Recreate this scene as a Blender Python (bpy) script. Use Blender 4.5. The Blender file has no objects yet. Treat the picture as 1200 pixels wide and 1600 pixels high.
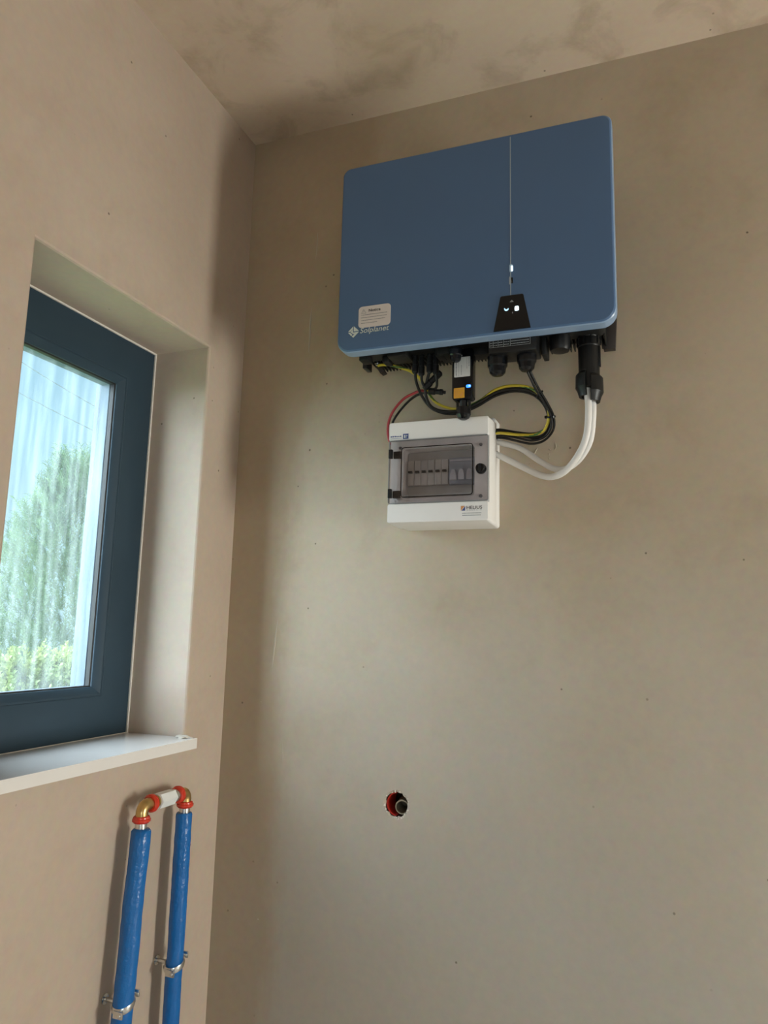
import bpy, bmesh, math, random
from mathutils import Vector, Matrix

scene = bpy.context.scene
COL = scene.collection
R = math.radians
rng = random.Random(7)

# ------------------------------------------------------------------ camera
cam_data = bpy.data.cameras.new('camera')
cam_data.sensor_fit = 'VERTICAL'
cam_data.sensor_height = 36.0
cam_data.lens = 36.0 * 1155.28 / 1600.0
cam_data.clip_start = 0.02
cam = bpy.data.objects.new('camera', cam_data)
COL.objects.link(cam)
yaw, pitch, roll = R(-20.956), R(9.070), R(1.434)
fwd = Vector((math.sin(yaw) * math.cos(pitch), math.cos(yaw) * math.cos(pitch), math.sin(pitch)))
r0 = Vector((math.cos(yaw), -math.sin(yaw), 0)); u0 = r0.cross(fwd)
rt = math.cos(roll) * r0 + math.sin(roll) * u0
up = -math.sin(roll) * r0 + math.cos(roll) * u0
cam.matrix_world = Matrix(((rt.x, up.x, -fwd.x, 0.9557), (rt.y, up.y, -fwd.y, -1.5),
                           (rt.z, up.z, -fwd.z, 1.45), (0, 0, 0, 1)))
scene.camera = cam

# ------------------------------------------------------------------ world, sun, daylight, fill, exposure
world = bpy.data.worlds.new('sky'); scene.world = world
world.use_nodes = True
wn, wl = world.node_tree.nodes, world.node_tree.links
wn.clear()
w_out = wn.new('ShaderNodeOutputWorld'); w_bg = wn.new('ShaderNodeBackground')
w_tc = wn.new('ShaderNodeTexCoord'); w_sep = wn.new('ShaderNodeSeparateXYZ')
w_ramp = wn.new('ShaderNodeValToRGB'); w_noise = wn.new('ShaderNodeTexNoise')
w_cr = wn.new('ShaderNodeValToRGB'); w_mix = wn.new('ShaderNodeMixRGB')
w_ramp.color_ramp.elements[0].position = 0.0
w_ramp.color_ramp.elements[0].color = (0.60, 0.89, 0.98, 1)
w_ramp.color_ramp.elements[1].position = 0.6
w_ramp.color_ramp.elements[1].color = (0.30, 0.68, 0.95, 1)
w_noise.inputs['Scale'].default_value = 3.2; w_noise.inputs['Detail'].default_value = 6
w_cr.color_ramp.elements[0].position = 0.42; w_cr.color_ramp.elements[0].color = (0, 0, 0, 1)
w_cr.color_ramp.elements[1].position = 0.72; w_cr.color_ramp.elements[1].color = (0.8, 0.8, 0.8, 1)
w_mix.inputs['Color2'].default_value = (0.72, 0.93, 0.99, 1)
wl.new(w_tc.outputs['Generated'], w_sep.inputs[0]); wl.new(w_sep.outputs['Z'], w_ramp.inputs['Fac'])
wl.new(w_tc.outputs['Generated'], w_noise.inputs['Vector']); wl.new(w_noise.outputs['Fac'], w_cr.inputs['Fac'])
wl.new(w_cr.outputs['Color'], w_mix.inputs['Fac']); wl.new(w_ramp.outputs['Color'], w_mix.inputs['Color1'])
wl.new(w_mix.outputs['Color'], w_bg.inputs['Color']); wl.new(w_bg.outputs['Background'], w_out.inputs['Surface'])
w_bg.inputs['Strength'].default_value = 0.9

sun_d = bpy.data.lights.new('hazy_sun', 'SUN')
sun_d.energy = 37.0; sun_d.angle = R(112); sun_d.color = (0.81, 0.92, 1.0)
sun = bpy.data.objects.new('hazy_sun', sun_d); COL.objects.link(sun)
sun.rotation_euler = Vector((1.0, 0.85, -0.74)).to_track_quat('-Z', 'Y').to_euler()
sun.location = (-4, -5, 6)

day_d = bpy.data.lights.new('window_daylight', 'AREA')
day_d.shape = 'RECTANGLE'; day_d.size = 0.42; day_d.size_y = 0.92
day_d.energy = 57; day_d.color = (1.0, 0.96, 0.88)
day = bpy.data.objects.new('window_daylight', day_d); COL.objects.link(day)
day.location = (3.36, -0.57, 1.08)
day.rotation_euler = (R(90), 0, R(90))          # -Z of the lamp looks to -X

rear_d = bpy.data.lights.new('rear_window_daylight', 'AREA')  # unseen lamp added behind the camera as cool frontal fill
rear_d.shape = 'RECTANGLE'; rear_d.size = 0.96; rear_d.size_y = 1.10
rear_d.energy = 12; rear_d.color = (0.80, 0.93, 1.0)
rear = bpy.data.objects.new('rear_window_daylight', rear_d); COL.objects.link(rear)
rear.location = (1.75, -3.37, 1.05)
rear.rotation_euler = (R(90), 0, 0)        # -Z of the lamp looks to +Y

scene.view_settings.view_transform = 'Standard'
scene.view_settings.look = 'None'
scene.view_settings.gamma = 1.0
scene.view_settings.use_curve_mapping = False
scene.view_settings.exposure = 0.0
scene.cycles.use_denoising = True
scene.cycles.max_bounces = 6
scene.cycles.diffuse_bounces = 4
scene.cycles.glossy_bounces = 3
scene.cycles.use_adaptive_sampling = True
scene.cycles.adaptive_threshold = 0.1
scene.cycles.adaptive_min_samples = 16
scene.cycles.transparent_max_bounces = 16
scene.cycles.sample_clamp_indirect = 6.0

# ------------------------------------------------------------------ materials
def new_mat(name):
    m = bpy.data.materials.new(name); m.use_nodes = True
    return m, m.node_tree.nodes, m.node_tree.links, m.node_tree.nodes['Principled BSDF']

def mat(name, col, rough=0.5, metal=0.0, var=0.12, scale=40.0, bump=0.0, bscale=200.0, emit=None, estr=0.0, coat=0.0, spec=None):
    """principled material whose colour and gloss vary with a noise"""
    m, n, l, b = new_mat(name)
    tc = n.new('ShaderNodeTexCoord'); nz = n.new('ShaderNodeTexNoise')
    nz.inputs['Scale'].default_value = scale; nz.inputs['Detail'].default_value = 4
    mx = n.new('ShaderNodeMixRGB')
    mx.inputs['Color1'].default_value = tuple(c * (1 - var) for c in col) + (1,)
    mx.inputs['Color2'].default_value = tuple(min(1, c * (1 + var)) for c in col) + (1,)
    l.new(tc.outputs['Object'], nz.inputs['Vector']); l.new(nz.outputs['Fac'], mx.inputs['Fac'])
    l.new(mx.outputs['Color'], b.inputs['Base Color'])
    b.inputs['Roughness'].default_value = rough; b.inputs['Metallic'].default_value = metal
    if spec is not None: b.inputs['Specular IOR Level'].default_value = spec
    if coat: b.inputs['Coat Weight'].default_value = coat
    if bump:
        n2 = n.new('ShaderNodeTexNoise'); n2.inputs['Scale'].default_value = bscale; n2.inputs['Detail'].default_value = 3
        bp = n.new('ShaderNodeBump'); bp.inputs['Strength'].default_value = bump; bp.inputs['Distance'].default_value = 0.002
        l.new(tc.outputs['Object'], n2.inputs['Vector']); l.new(n2.outputs['Fac'], bp.inputs['Height'])
        l.new(bp.outputs['Normal'], b.inputs['Normal'])
    if emit:
        b.inputs['Emission Color'].default_value = emit + (1,); b.inputs['Emission Strength'].default_value = estr
    return m

def plaster(name, c_dark, c_mid, c_light, patch=(0.30, 0.24, 0.17), patch_amt=0.35, rough_patch=1.0, low_grey=None):
    m, n, l, b = new_mat(name)
    tc = n.new('ShaderNodeTexCoord')
    def noise(scale, detail=5, rough=0.6, vec=None, dist=0.0):
        t = n.new('ShaderNodeTexNoise'); t.inputs['Scale'].default_value = scale
        t.inputs['Detail'].default_value = detail; t.inputs['Roughness'].default_value = rough
        t.inputs['Distortion'].default_value = dist
        l.new(vec or tc.outputs['Object'], t.inputs['Vector']); return t
    big = noise(2.1, 2, 0.5)
    ramp = n.new('ShaderNodeValToRGB')
    e = ramp.color_ramp.elements
    e[0].position = 0.28; e[0].color = c_dark + (1,)
    e[1].position = 0.72; e[1].color = c_light + (1,)
    k = e.new(0.5); k.color = c_mid + (1,)
    l.new(big.outputs['Fac'], ramp.inputs['Fac'])
    # trowelled brown patches
    med = noise(7.0, 5, 0.62, dist=0.4)
    pr = n.new('ShaderNodeValToRGB'); pr.color_ramp.elements[0].position = 0.52; pr.color_ramp.elements[1].position = 0.75
    pr.color_ramp.elements[1].color = (patch_amt,) * 3 + (1,)
    l.new(med.outputs['Fac'], pr.inputs['Fac'])
    mx = n.new('ShaderNodeMixRGB'); mx.inputs['Color2'].default_value = patch + (1,)
    l.new(pr.outputs['Color'], mx.inputs['Fac']); l.new(ramp.outputs['Color'], mx.inputs['Color1'])
    last = mx
    if low_grey:          # lower part of the wall blends to a greyer tone
        sp = n.new('ShaderNodeSeparateXYZ'); l.new(tc.outputs['Object'], sp.inputs[0])
        dn = noise(1.7, 3, 0.5)
        dz = n.new('ShaderNodeMath'); dz.operation = 'MULTIPLY_ADD'; dz.inputs[1].default_value = 1.1
        l.new(dn.outputs['Fac'], dz.inputs[0]); l.new(sp.outputs['Z'], dz.inputs[2])
        mr = n.new('ShaderNodeMapRange'); mr.inputs['From Min'].default_value = low_grey[1]; mr.inputs['From Max'].default_value = low_grey[2]
        mr.inputs['To Min'].default_value = 0.75; mr.inputs['To Max'].default_value = 0.0
        l.new(dz.outputs[0], mr.inputs['Value'])
        last = n.new('ShaderNodeMixRGB'); last.inputs['Color2'].default_value = low_grey[0] + (1,)
        l.new(mr.outputs[0], last.inputs['Fac']); l.new(mx.outputs['Color'], last.inputs['Color1'])
    if low_grey:          # damp brown plaster along the corner, ragged trowel edge; wider top paints in shade
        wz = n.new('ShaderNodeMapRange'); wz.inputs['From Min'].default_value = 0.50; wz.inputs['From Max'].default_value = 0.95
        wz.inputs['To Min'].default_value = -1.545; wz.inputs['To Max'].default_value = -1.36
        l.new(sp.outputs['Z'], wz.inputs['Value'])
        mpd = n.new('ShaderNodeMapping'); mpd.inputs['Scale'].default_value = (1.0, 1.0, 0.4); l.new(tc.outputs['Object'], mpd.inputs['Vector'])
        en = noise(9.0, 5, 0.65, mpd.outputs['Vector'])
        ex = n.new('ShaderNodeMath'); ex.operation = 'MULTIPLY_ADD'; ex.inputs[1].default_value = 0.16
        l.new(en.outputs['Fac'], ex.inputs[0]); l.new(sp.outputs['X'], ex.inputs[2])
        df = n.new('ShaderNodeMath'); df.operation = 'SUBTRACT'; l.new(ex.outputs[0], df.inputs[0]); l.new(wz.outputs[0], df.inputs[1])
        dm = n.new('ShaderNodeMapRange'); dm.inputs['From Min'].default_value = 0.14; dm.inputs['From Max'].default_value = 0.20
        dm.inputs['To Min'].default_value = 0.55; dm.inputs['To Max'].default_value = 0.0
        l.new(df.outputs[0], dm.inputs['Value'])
        damp_and_shade = n.new('ShaderNodeMixRGB'); damp_and_shade.inputs['Color2'].default_value = (0.36, 0.262, 0.165, 1)
        l.new(dm.outputs[0], damp_and_shade.inputs['Fac']); l.new(last.outputs['Color'], damp_and_shade.inputs['Color1'])
        last = damp_and_shade
    # fine grain
    fine = noise(60.0, 2, 0.6)
    mf = n.new('ShaderNodeMixRGB'); mf.blend_type = 'OVERLAY'; mf.inputs['Fac'].default_value = 0.10
    l.new(last.outputs['Color'], mf.inputs['Color1']); l.new(fine.outputs['Color'], mf.inputs['Color2'])
    # scattered dark pits
    vo = n.new('ShaderNodeTexVoronoi'); vo.inputs['Scale'].default_value = 17.0
    l.new(tc.outputs['Object'], vo.inputs['Vector'])
    vr = n.new('ShaderNodeValToRGB'); vr.color_ramp.elements[0].position = 0.030; vr.color_ramp.elements[0].color = (1, 1, 1, 1)
    vr.color_ramp.elements[1].position = 0.048; vr.color_ramp.elements[1].color = (0, 0, 0, 1)
    l.new(vo.outputs['Distance'], vr.inputs['Fac'])
    sel = noise(4.0, 2); sr = n.new('ShaderNodeValToRGB'); sr.color_ramp.elements[0].position = 0.42; sr.color_ramp.elements[1].position = 0.52
    l.new(sel.outputs['Fac'], sr.inputs['Fac'])
    mu = n.new('ShaderNodeMath'); mu.operation = 'MULTIPLY'
    l.new(vr.outputs['Color'], mu.inputs[0]); l.new(sr.outputs['Color'], mu.inputs[1])
    mp = n.new('ShaderNodeMixRGB'); mp.inputs['Color2'].default_value = (0.10, 0.075, 0.05, 1)
    mm = n.new('ShaderNodeMath'); mm.operation = 'MULTIPLY'; mm.inputs[1].default_value = 0.75
    l.new(mu.outputs[0], mm.inputs[0]); l.new(mm.outputs[0], mp.inputs['Fac']); l.new(mf.outputs['Color'], mp.inputs['Color1'])
    l.new(mp.outputs['Color'], b.inputs['Base Color'])
    b.inputs['Roughness'].default_value = 0.62
    b.inputs['Specular IOR Level'].default_value = 0.3
    # relief: long trowel waves, grain and pits in one height
    mapp = n.new('ShaderNodeMapping'); mapp.inputs['Scale'].default_value = (1.0, 1.0, 0.35)
    l.new(tc.outputs['Object'], mapp.inputs['Vector'])
    wave = noise(5.0, 2, 0.5, mapp.outputs['Vector'])
    h1 = n.new('ShaderNodeMath'); h1.operation = 'MULTIPLY_ADD'; h1.inputs[1].default_value = 0.10 * rough_patch
    l.new(med.outputs['Fac'], h1.inputs[0]); l.new(wave.outputs['Fac'], h1.inputs[2])
    h2 = n.new('ShaderNodeMath'); h2.operation = 'MULTIPLY_ADD'; h2.inputs[1].default_value = -0.15
    l.new(mu.outputs[0], h2.inputs[0]); l.new(h1.outputs[0], h2.inputs[2])
    b1 = n.new('ShaderNodeBump'); b1.inputs['Strength'].default_value = 0.40; b1.inputs['Distance'].default_value = 0.010
    l.new(h2.outputs[0], b1.inputs['Height']); l.new(b1.outputs['Normal'], b.inputs['Normal'])
    return m

M = {}
M['plaster_left'] = plaster('pinkish_plaster', (0.47, 0.375, 0.295), (0.51, 0.41, 0.325), (0.55, 0.45, 0.36), patch=(0.41, 0.295, 0.215), patch_amt=0.30)
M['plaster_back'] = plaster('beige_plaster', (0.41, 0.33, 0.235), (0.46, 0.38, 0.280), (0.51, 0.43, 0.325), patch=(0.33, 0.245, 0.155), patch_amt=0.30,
                            low_grey=((0.425, 0.405, 0.355), 0.0, 0.85))
M['plaster_ceil'] = plaster('ceiling_plaster', (0.51, 0.40, 0.28), (0.64, 0.52, 0.40), (0.69, 0.58, 0.46), patch=(0.30, 0.22, 0.14), patch_amt=0.6, rough_patch=2.5)
M['concrete'] = mat('concrete', (0.50, 0.47, 0.43), 0.85, var=0.2, scale=6, bump=0.3, bscale=60)
M['render'] = mat('grey_blue_render', (0.105, 0.145, 0.19), 0.8, var=0.06, scale=20, bump=0.2)
M['anthracite'] = mat('anthracite_frame', (0.030, 0.056, 0.080), 0.50, spec=0.25, var=0.10, scale=9, bump=0.03, bscale=500)
M['gasket'] = mat('black_rubber', (0.012, 0.013, 0.014), 0.6)
M['sealant'] = mat('white_sealant', (0.72, 0.68, 0.62), 0.6, var=0.1)
M['sill'] = mat('white_sill_board', (0.80, 0.765, 0.735), 0.20, coat=0.6, var=0.04, scale=14)
M['lump'] = mat('plaster_lump', (0.66, 0.60, 0.52), 0.8, var=0.15, bump=0.4)
M['slate'] = mat('slate_blue_paint', (0.068, 0.138, 0.268), 0.40, var=0.06, scale=6, bump=0.02, bscale=900)
M['black'] = mat('black_plastic', (0.007, 0.0075, 0.008), 0.40, spec=0.35, var=0.25, bump=0.05, bscale=600)
M['black_gloss'] = mat('gloss_black', (0.004, 0.005, 0.007), 0.22, spec=0.4, var=0.1)
M['castmetal'] = mat('black_cast_metal', (0.011, 0.0115, 0.011), 0.5, spec=0.3, var=0.3, bump=0.15, bscale=400)
M['darkbracket'] = mat('dark_bracket_steel', (0.045, 0.036, 0.032), 0.5, 0.3, var=0.2)
M['silver'] = mat('silver_metal', (0.72, 0.72, 0.70), 0.25, 1.0, var=0.12, bump=0.1, bscale=300)
M['seam'] = mat('pale_seam', (0.30, 0.36, 0.42), 0.3, var=0.1)
M['white_print'] = mat('white_print', (0.62, 0.68, 0.64), 0.6, var=0.04)
M['grey_print'] = mat('grey_print', (0.24, 0.25, 0.26), 0.6, var=0.1)
M['table_print'] = mat('table_print', (0.40, 0.41, 0.42), 0.6, var=0.1)
M['rim'] = mat('pale_slate_edge', (0.24, 0.34, 0.49), 0.30, var=0.05, scale=8)  # paler than the cover: caught light painted along its edge
M['black_print'] = mat('black_print', (0.02, 0.02, 0.022), 0.6, var=0.1)
M['blue_print'] = mat('blue_print', (0.05, 0.08, 0.24), 0.5, var=0.1)
M['orange_print'] = mat('orange_print', (0.62, 0.27, 0.10), 0.5, var=0.1)
M['sticker'] = mat('white_sticker', (0.66, 0.60, 0.58), 0.55, var=0.04)
M['serial'] = mat('serial_label_paper', (0.66, 0.66, 0.65), 0.5, var=0.04)
M['caution'] = mat('orange_label', (0.66, 0.33, 0.025), 0.5, var=0.08)
M['led_white'] = mat('white_led', (0.7, 0.85, 0.95), 0.4, emit=(0.75, 0.92, 1.0), estr=1.3)
M['led_dim'] = mat('dim_led', (0.2, 0.28, 0.34), 0.3, emit=(0.6, 0.8, 0.95), estr=0.22)
M['led_icon'] = mat('icon_led', (0.5, 0.7, 0.9), 0.4, emit=(0.45, 0.78, 1.0), estr=1.1)
M['led_blue'] = mat('blue_led', (0.05, 0.2, 0.9), 0.3, emit=(0.03, 0.22, 1.0), estr=2.2)
M['box_white'] = mat('white_abs_plastic', (0.82, 0.80, 0.775), 0.40, var=0.03, scale=12)
M['breaker'] = mat('breaker_grey', (0.50, 0.49, 0.46), 0.5, var=0.05)
M['breaker_blue'] = mat('breaker_bluegrey', (0.30, 0.33, 0.38), 0.5, var=0.06)
M['lever'] = mat('grey_lever', (0.50, 0.52, 0.56), 0.45, var=0.05)
M['wire_black'] = mat('black_wire', (0.009, 0.0085, 0.008), 0.42, spec=0.4, var=0.2)
M['wire_red'] = mat('red_wire', (0.42, 0.035, 0.045), 0.4, var=0.1)
M['wire_yellow'] = mat('yellow_insulation', (0.62, 0.50, 0.04), 0.42, var=0.08)
M['wire_green'] = mat('green_insulation', (0.07, 0.16, 0.03), 0.42, var=0.1)
M['wire_white'] = mat('white_cable', (0.74, 0.72, 0.69), 0.45, var=0.05)
M['foam'] = mat('blue_foam_sleeve', (0.004, 0.130, 0.42), 0.27, var=0.14, scale=30, bump=0.9, bscale=90)
M['brass'] = mat('brass', (0.62, 0.42, 0.17), 0.3, 1.0, var=0.15, bump=0.1)
M['redring'] = mat('red_press_ring', (0.62, 0.035, 0.012), 0.25, var=0.15, coat=0.4)
M['valve'] = mat('pale_grey_valve', (0.78, 0.79, 0.78), 0.35, var=0.06)
M['brick_dark'] = mat('broken_masonry', (0.045, 0.025, 0.018), 0.95, var=0.5, scale=80, bump=0.6)
M['red_sleeve'] = mat('red_sleeve_plastic', (0.45, 0.02, 0.012), 0.45, var=0.2)
M['conduit'] = mat('brown_conduit', (0.16, 0.125, 0.085), 0.45, 0.2, var=0.2)
M['conduit_rim'] = mat('pale_conduit_rim', (0.30, 0.25, 0.17), 0.5, var=0.2)
M['grass'] = mat('grass_ground', (0.16, 0.24, 0.07), 0.9, var=0.4, scale=3)
M['bark'] = mat('bark', (0.10, 0.075, 0.055), 0.9, var=0.3, scale=20, bump=0.5)
M['overhead'] = mat('overhead_cable_sheath', (0.12, 0.15, 0.17), 0.6)

def leaf_mat(name, c1, c2):
    m, n, l, b = new_mat(name)
    oi = n.new('ShaderNodeTexCoord'); nz = n.new('ShaderNodeTexNoise'); nz.inputs['Scale'].default_value = 3.5; nz.inputs['Detail'].default_value = 5
    rp = n.new('ShaderNodeValToRGB')
    rp.color_ramp.elements[0].position = 0.35; rp.color_ramp.elements[0].color = c1 + (1,)
    rp.color_ramp.elements[1].position = 0.65; rp.color_ramp.elements[1].color = c2 + (1,)
    l.new(oi.outputs['Object'], nz.inputs['Vector']); l.new(nz.outputs['Fac'], rp.inputs['Fac'])
    l.new(rp.outputs['Color'], b.inputs['Base Color']); b.inputs['Roughness'].default_value = 0.6
    tr = n.new('ShaderNodeBsdfTranslucent'); l.new(rp.outputs['Color'], tr.inputs['Color'])
    ms = n.new('ShaderNodeMixShader'); ms.inputs['Fac'].default_value = 0.45
    l.new(b.outputs[0], ms.inputs[1]); l.new(tr.outputs[0], ms.inputs[2])
    l.new(ms.outputs[0], n['Material Output'].inputs['Surface'])
    return m
M['needles'] = leaf_mat('pine_needles', (0.06, 0.12, 0.06), (0.16, 0.25, 0.12))
M['shrubleaf'] = leaf_mat('shrub_leaves', (0.16, 0.23, 0.09), (0.36, 0.40, 0.14))

def sheen(n, l):
    """Schlick reflectance, the same from both faces of a thin pane"""
    lw = n.new('ShaderNodeLayerWeight'); lw.inputs['Blend'].default_value = 0.5
    pw = n.new('ShaderNodeMath'); pw.operation = 'POWER'; pw.inputs[1].default_value = 5.0
    ma = n.new('ShaderNodeMath'); ma.operation = 'MULTIPLY_ADD'; ma.inputs[1].default_value = 0.96; ma.inputs[2].default_value = 0.04
    l.new(lw.outputs['Facing'], pw.inputs[0]); l.new(pw.outputs[0], ma.inputs[0])
    return ma.outputs[0]

def pane_mat():
    """dusty window glass: clear pane with run-down streaks of building dust"""
    m, n, l, b = new_mat('dusty_glass'); n.remove(b)
    out = n['Material Output']
    tr = n.new('ShaderNodeBsdfTransparent'); tr.inputs['Color'].default_value = (0.94, 0.98, 1.0, 1)
    gl = n.new('ShaderNodeBsdfGlossy'); gl.inputs['Roughness'].default_value = 0.02
    dirt = n.new('ShaderNodeBsdfTranslucent'); dirt.inputs['Color'].default_value = (0.80, 0.88, 0.92, 1)
    dif = n.new('ShaderNodeBsdfDiffuse'); dif.inputs['Color'].default_value = (0.75, 0.80, 0.82, 1)
    dd = n.new('ShaderNodeMixShader'); dd.inputs['Fac'].default_value = 0.25
    tc = n.new('ShaderNodeTexCoord'); mp = n.new('ShaderNodeMapping'); mp.inputs['Scale'].default_value = (1, 55, 3.0)
    l.new(tc.outputs['Object'], mp.inputs['Vector'])
    nz = n.new('ShaderNodeTexNoise'); nz.inputs['Scale'].default_value = 1.6; nz.inputs['Detail'].default_value = 6
    l.new(mp.outputs['Vector'], nz.inputs['Vector'])
    rp = n.new('ShaderNodeValToRGB'); rp.color_ramp.elements[0].position = 0.40; rp.color_ramp.elements[0].color = (0.02, 0.02, 0.02, 1)
    rp.color_ramp.elements[1].position = 0.78; rp.color_ramp.elements[1].color = (0.12, 0.12, 0.12, 1)
    l.new(nz.outputs['Fac'], rp.inputs['Fac'])
    m1 = n.new('ShaderNodeMixShader'); m2 = n.new('ShaderNodeMixShader')
    l.new(dirt.outputs[0], dd.inputs[1]); l.new(dif.outputs[0], dd.inputs[2])
    l.new(rp.outputs['Color'], m1.inputs['Fac']); l.new(tr.outputs[0], m1.inputs[1]); l.new(dd.outputs[0], m1.inputs[2])
    l.new(sheen(n, l), m2.inputs['Fac']); l.new(m1.outputs[0], m2.inputs[1]); l.new(gl.outputs[0], m2.inputs[2])
    l.new(m2.outputs[0], out.inputs['Surface'])
    return m
M['pane'] = pane_mat()

def smoke_mat(name, col, gloss=0.05):
    m, n, l, b = new_mat(name); n.remove(b)
    tr = n.new('ShaderNodeBsdfTransparent')
    tc = n.new('ShaderNodeTexCoord'); nz = n.new('ShaderNodeTexNoise'); nz.inputs['Scale'].default_value = 25
    mx = n.new('ShaderNodeMixRGB'); mx.inputs['Color1'].default_value = tuple(c * .92 for c in col) + (1,); mx.inputs['Color2'].default_value = tuple(c * 1.08 for c in col) + (1,)
    l.new(tc.outputs['Object'], nz.inputs['Vector']); l.new(nz.outputs['Fac'], mx.inputs['Fac']); l.new(mx.outputs['Color'], tr.inputs['Color'])
    gl = n.new('ShaderNodeBsdfGlossy'); gl.inputs['Roughness'].default_value = gloss
    ms = n.new('ShaderNodeMixShader')
    l.new(sheen(n, l), ms.inputs['Fac']); l.new(tr.outputs[0], ms.inputs[1]); l.new(gl.outputs[0], ms.inputs[2])
    l.new(ms.outputs[0], n['Material Output'].inputs['Surface'])
    return m
M['smoke'] = smoke_mat('smoked_clear_plastic', (0.83, 0.81, 0.82))
M['clearglass'] = smoke_mat('clear_glass', (0.96, 0.98, 0.98), 0.01)

# ------------------------------------------------------------------ helpers
WORG = {}      # world origin of every object

def link(name, me, parent=None, smooth=False, angle=None):
    """link a mesh given in world coordinates; its origin goes to the middle of its bounds"""
    vs = [v.co for v in me.vertices]
    lo = Vector((min(v.x for v in vs), min(v.y for v in vs), min(v.z for v in vs)))
    hi = Vector((max(v.x for v in vs), max(v.y for v in vs), max(v.z for v in vs)))
    c = (lo + hi) / 2
    me.transform(Matrix.Translation(-c))
    if smooth:
        for p in me.polygons: p.use_smooth = True
        me.set_sharp_from_angle(angle=R(angle or 40))
    o = bpy.data.objects.new(name, me); COL.objects.link(o)
    o.location = c; WORG[o.name] = c.copy()
    if parent: adopt(o, parent)
    return o

def adopt(o, parent):
    o.parent = parent
    o.matrix_parent_inverse = Matrix.Translation(-WORG[parent.name])

def thing(name, label, cat, loc, group=None):
    e = bpy.data.objects.new(name, None); COL.objects.link(e)
    e.empty_display_size = 0.05
    e.location = loc; WORG[e.name] = Vector(loc)
    tag(e, label, cat, group)
    return e

def tag(o, label=None, cat=None, group=None, kind=None):
    if label: o['label'] = label
    if cat: o['category'] = cat
    if group: o['group'] = group
    if kind: o['kind'] = kind
    return o

class MB:
    """collects lofts and boxes into one mesh"""
    def __init__(self): self.v = []; self.f = []; self.m = []
    def loft(self, loops, cap0=True, cap1=True, closed=True, mi=0, wrap=False):
        b = len(self.v); n = len(loops[0])
        for lp in loops: self.v += [tuple(p) for p in lp]
        k = len(loops)
        for i in range(k if wrap else k - 1):
            a0 = b + i * n; a1 = b + ((i + 1) % k) * n
            for j in range(n if closed else n - 1):
                jj = (j + 1) % n
                self.f.append((a0 + j, a0 + jj, a1 + jj, a1 + j)); self.m.append(mi)
        if cap0 and not wrap: self.f.append(tuple(b + j for j in reversed(range(n)))); self.m.append(mi)
        if cap1 and not wrap: self.f.append(tuple(b + (k - 1) * n + j for j in range(n))); self.m.append(mi)
        return self
    def box(self, x0, x1, y0, y1, z0, z1, mi=0):
        x0, x1 = sorted((x0, x1)); y0, y1 = sorted((y0, y1)); z0, z1 = sorted((z0, z1))
        a = [(x0, y0, z0), (x1, y0, z0), (x1, y1, z0), (x0, y1, z0)]
        return self.loft([a, [(p[0], p[1], z1) for p in a]], mi=mi)
    def quad(self, pts, mi=0):
        b = len(self.v); self.v += [tuple(p) for p in pts]; self.f.append(tuple(range(b, b + len(pts)))); self.m.append(mi)
        return self
    def build(self, name, mats, parent=None, smooth=False, angle=40, bevel=0.0, seg=2, fix=True):
        me = bpy.data.meshes.new(name); me.from_pydata(self.v, [], self.f)
        if not isinstance(mats, (list, tuple)): mats = [mats]
        for k in mats: me.materials.append(M[k])
        for p, i in zip(me.polygons, self.m): p.material_index = i
        bm = bmesh.new(); bm.from_mesh(me)
        bmesh.ops.remove_doubles(bm, verts=bm.verts, dist=1e-6)
        if fix: bmesh.ops.recalc_face_normals(bm, faces=bm.faces)
        if bevel:
            es = [e for e in bm.edges if len(e.link_faces) == 2 and e.calc_face_angle(0) > R(35)]
            bmesh.ops.bevel(bm, geom=es, offset=bevel, segments=seg, affect='EDGES', profile=0.5, clamp_overlap=True)
        bm.to_mesh(me); bm.free()
        return link(name, me, parent, smooth or bool(bevel), angle)

def rr(x0, x1, z0, z1, r, y, n=6, rb=None):
    """rounded rectangle in an xz plane; rb: radius of the lower corners"""
    rb = r if rb is None else rb
    pts = []
    for cx, cz, a, q in ((x1 - r, z1 - r, 0, r), (x0 + r, z1 - r, 90, r), (x0 + rb, z0 + rb, 180, rb), (x1 - rb, z0 + rb, 270, rb)):
        for i in range(n + 1):
            t = R(a + 90 * i / n)
            pts.append((cx + q * math.cos(t), y, cz + q * math.sin(t)))
    return pts

def basis(axis):
    a = Vector(axis).normalized()
    h = Vector((0, 0, 1)) if abs(a.z) < 0.9 else Vector((0, 1, 0))
    u = h.cross(a).normalized(); w = a.cross(u)
    return a, u, w

def lathe_loops(org, axis, prof, n=24, ph=0.0):
    a, u, w = basis(axis); o = Vector(org)
    return [[o + a * t + (u * math.cos(2 * math.pi * j / n + ph) + w * math.sin(2 * math.pi * j / n + ph)) * max(r, 1e-5) for j in range(n)] for t, r in prof]

def lathe(name, org, axis, prof, m, parent=None, n=24, ph=0.0, angle=40):
    return MB().loft(lathe_loops(org, axis, prof, n, ph)).build(name, m, parent, True, angle)

def spline(pts, per=8):
    P = [Vector(p) for p in pts]; P = [P[0] * 2 - P[1]] + P + [P[-1] * 2 - P[-2]]
    out = []
    for i in range(1, len(P) - 2):
        p0, p1, p2, p3 = P[i - 1:i + 3]
        for k in range(per):
            t = k / per
            out.append(0.5 * ((2 * p1) + (p2 - p0) * t + (2 * p0 - 5 * p1 + 4 * p2 - p3) * t * t + (3 * p1 - p0 - 3 * p2 + p3) * t ** 3))
    out.append(P[-2]); return out

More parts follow.
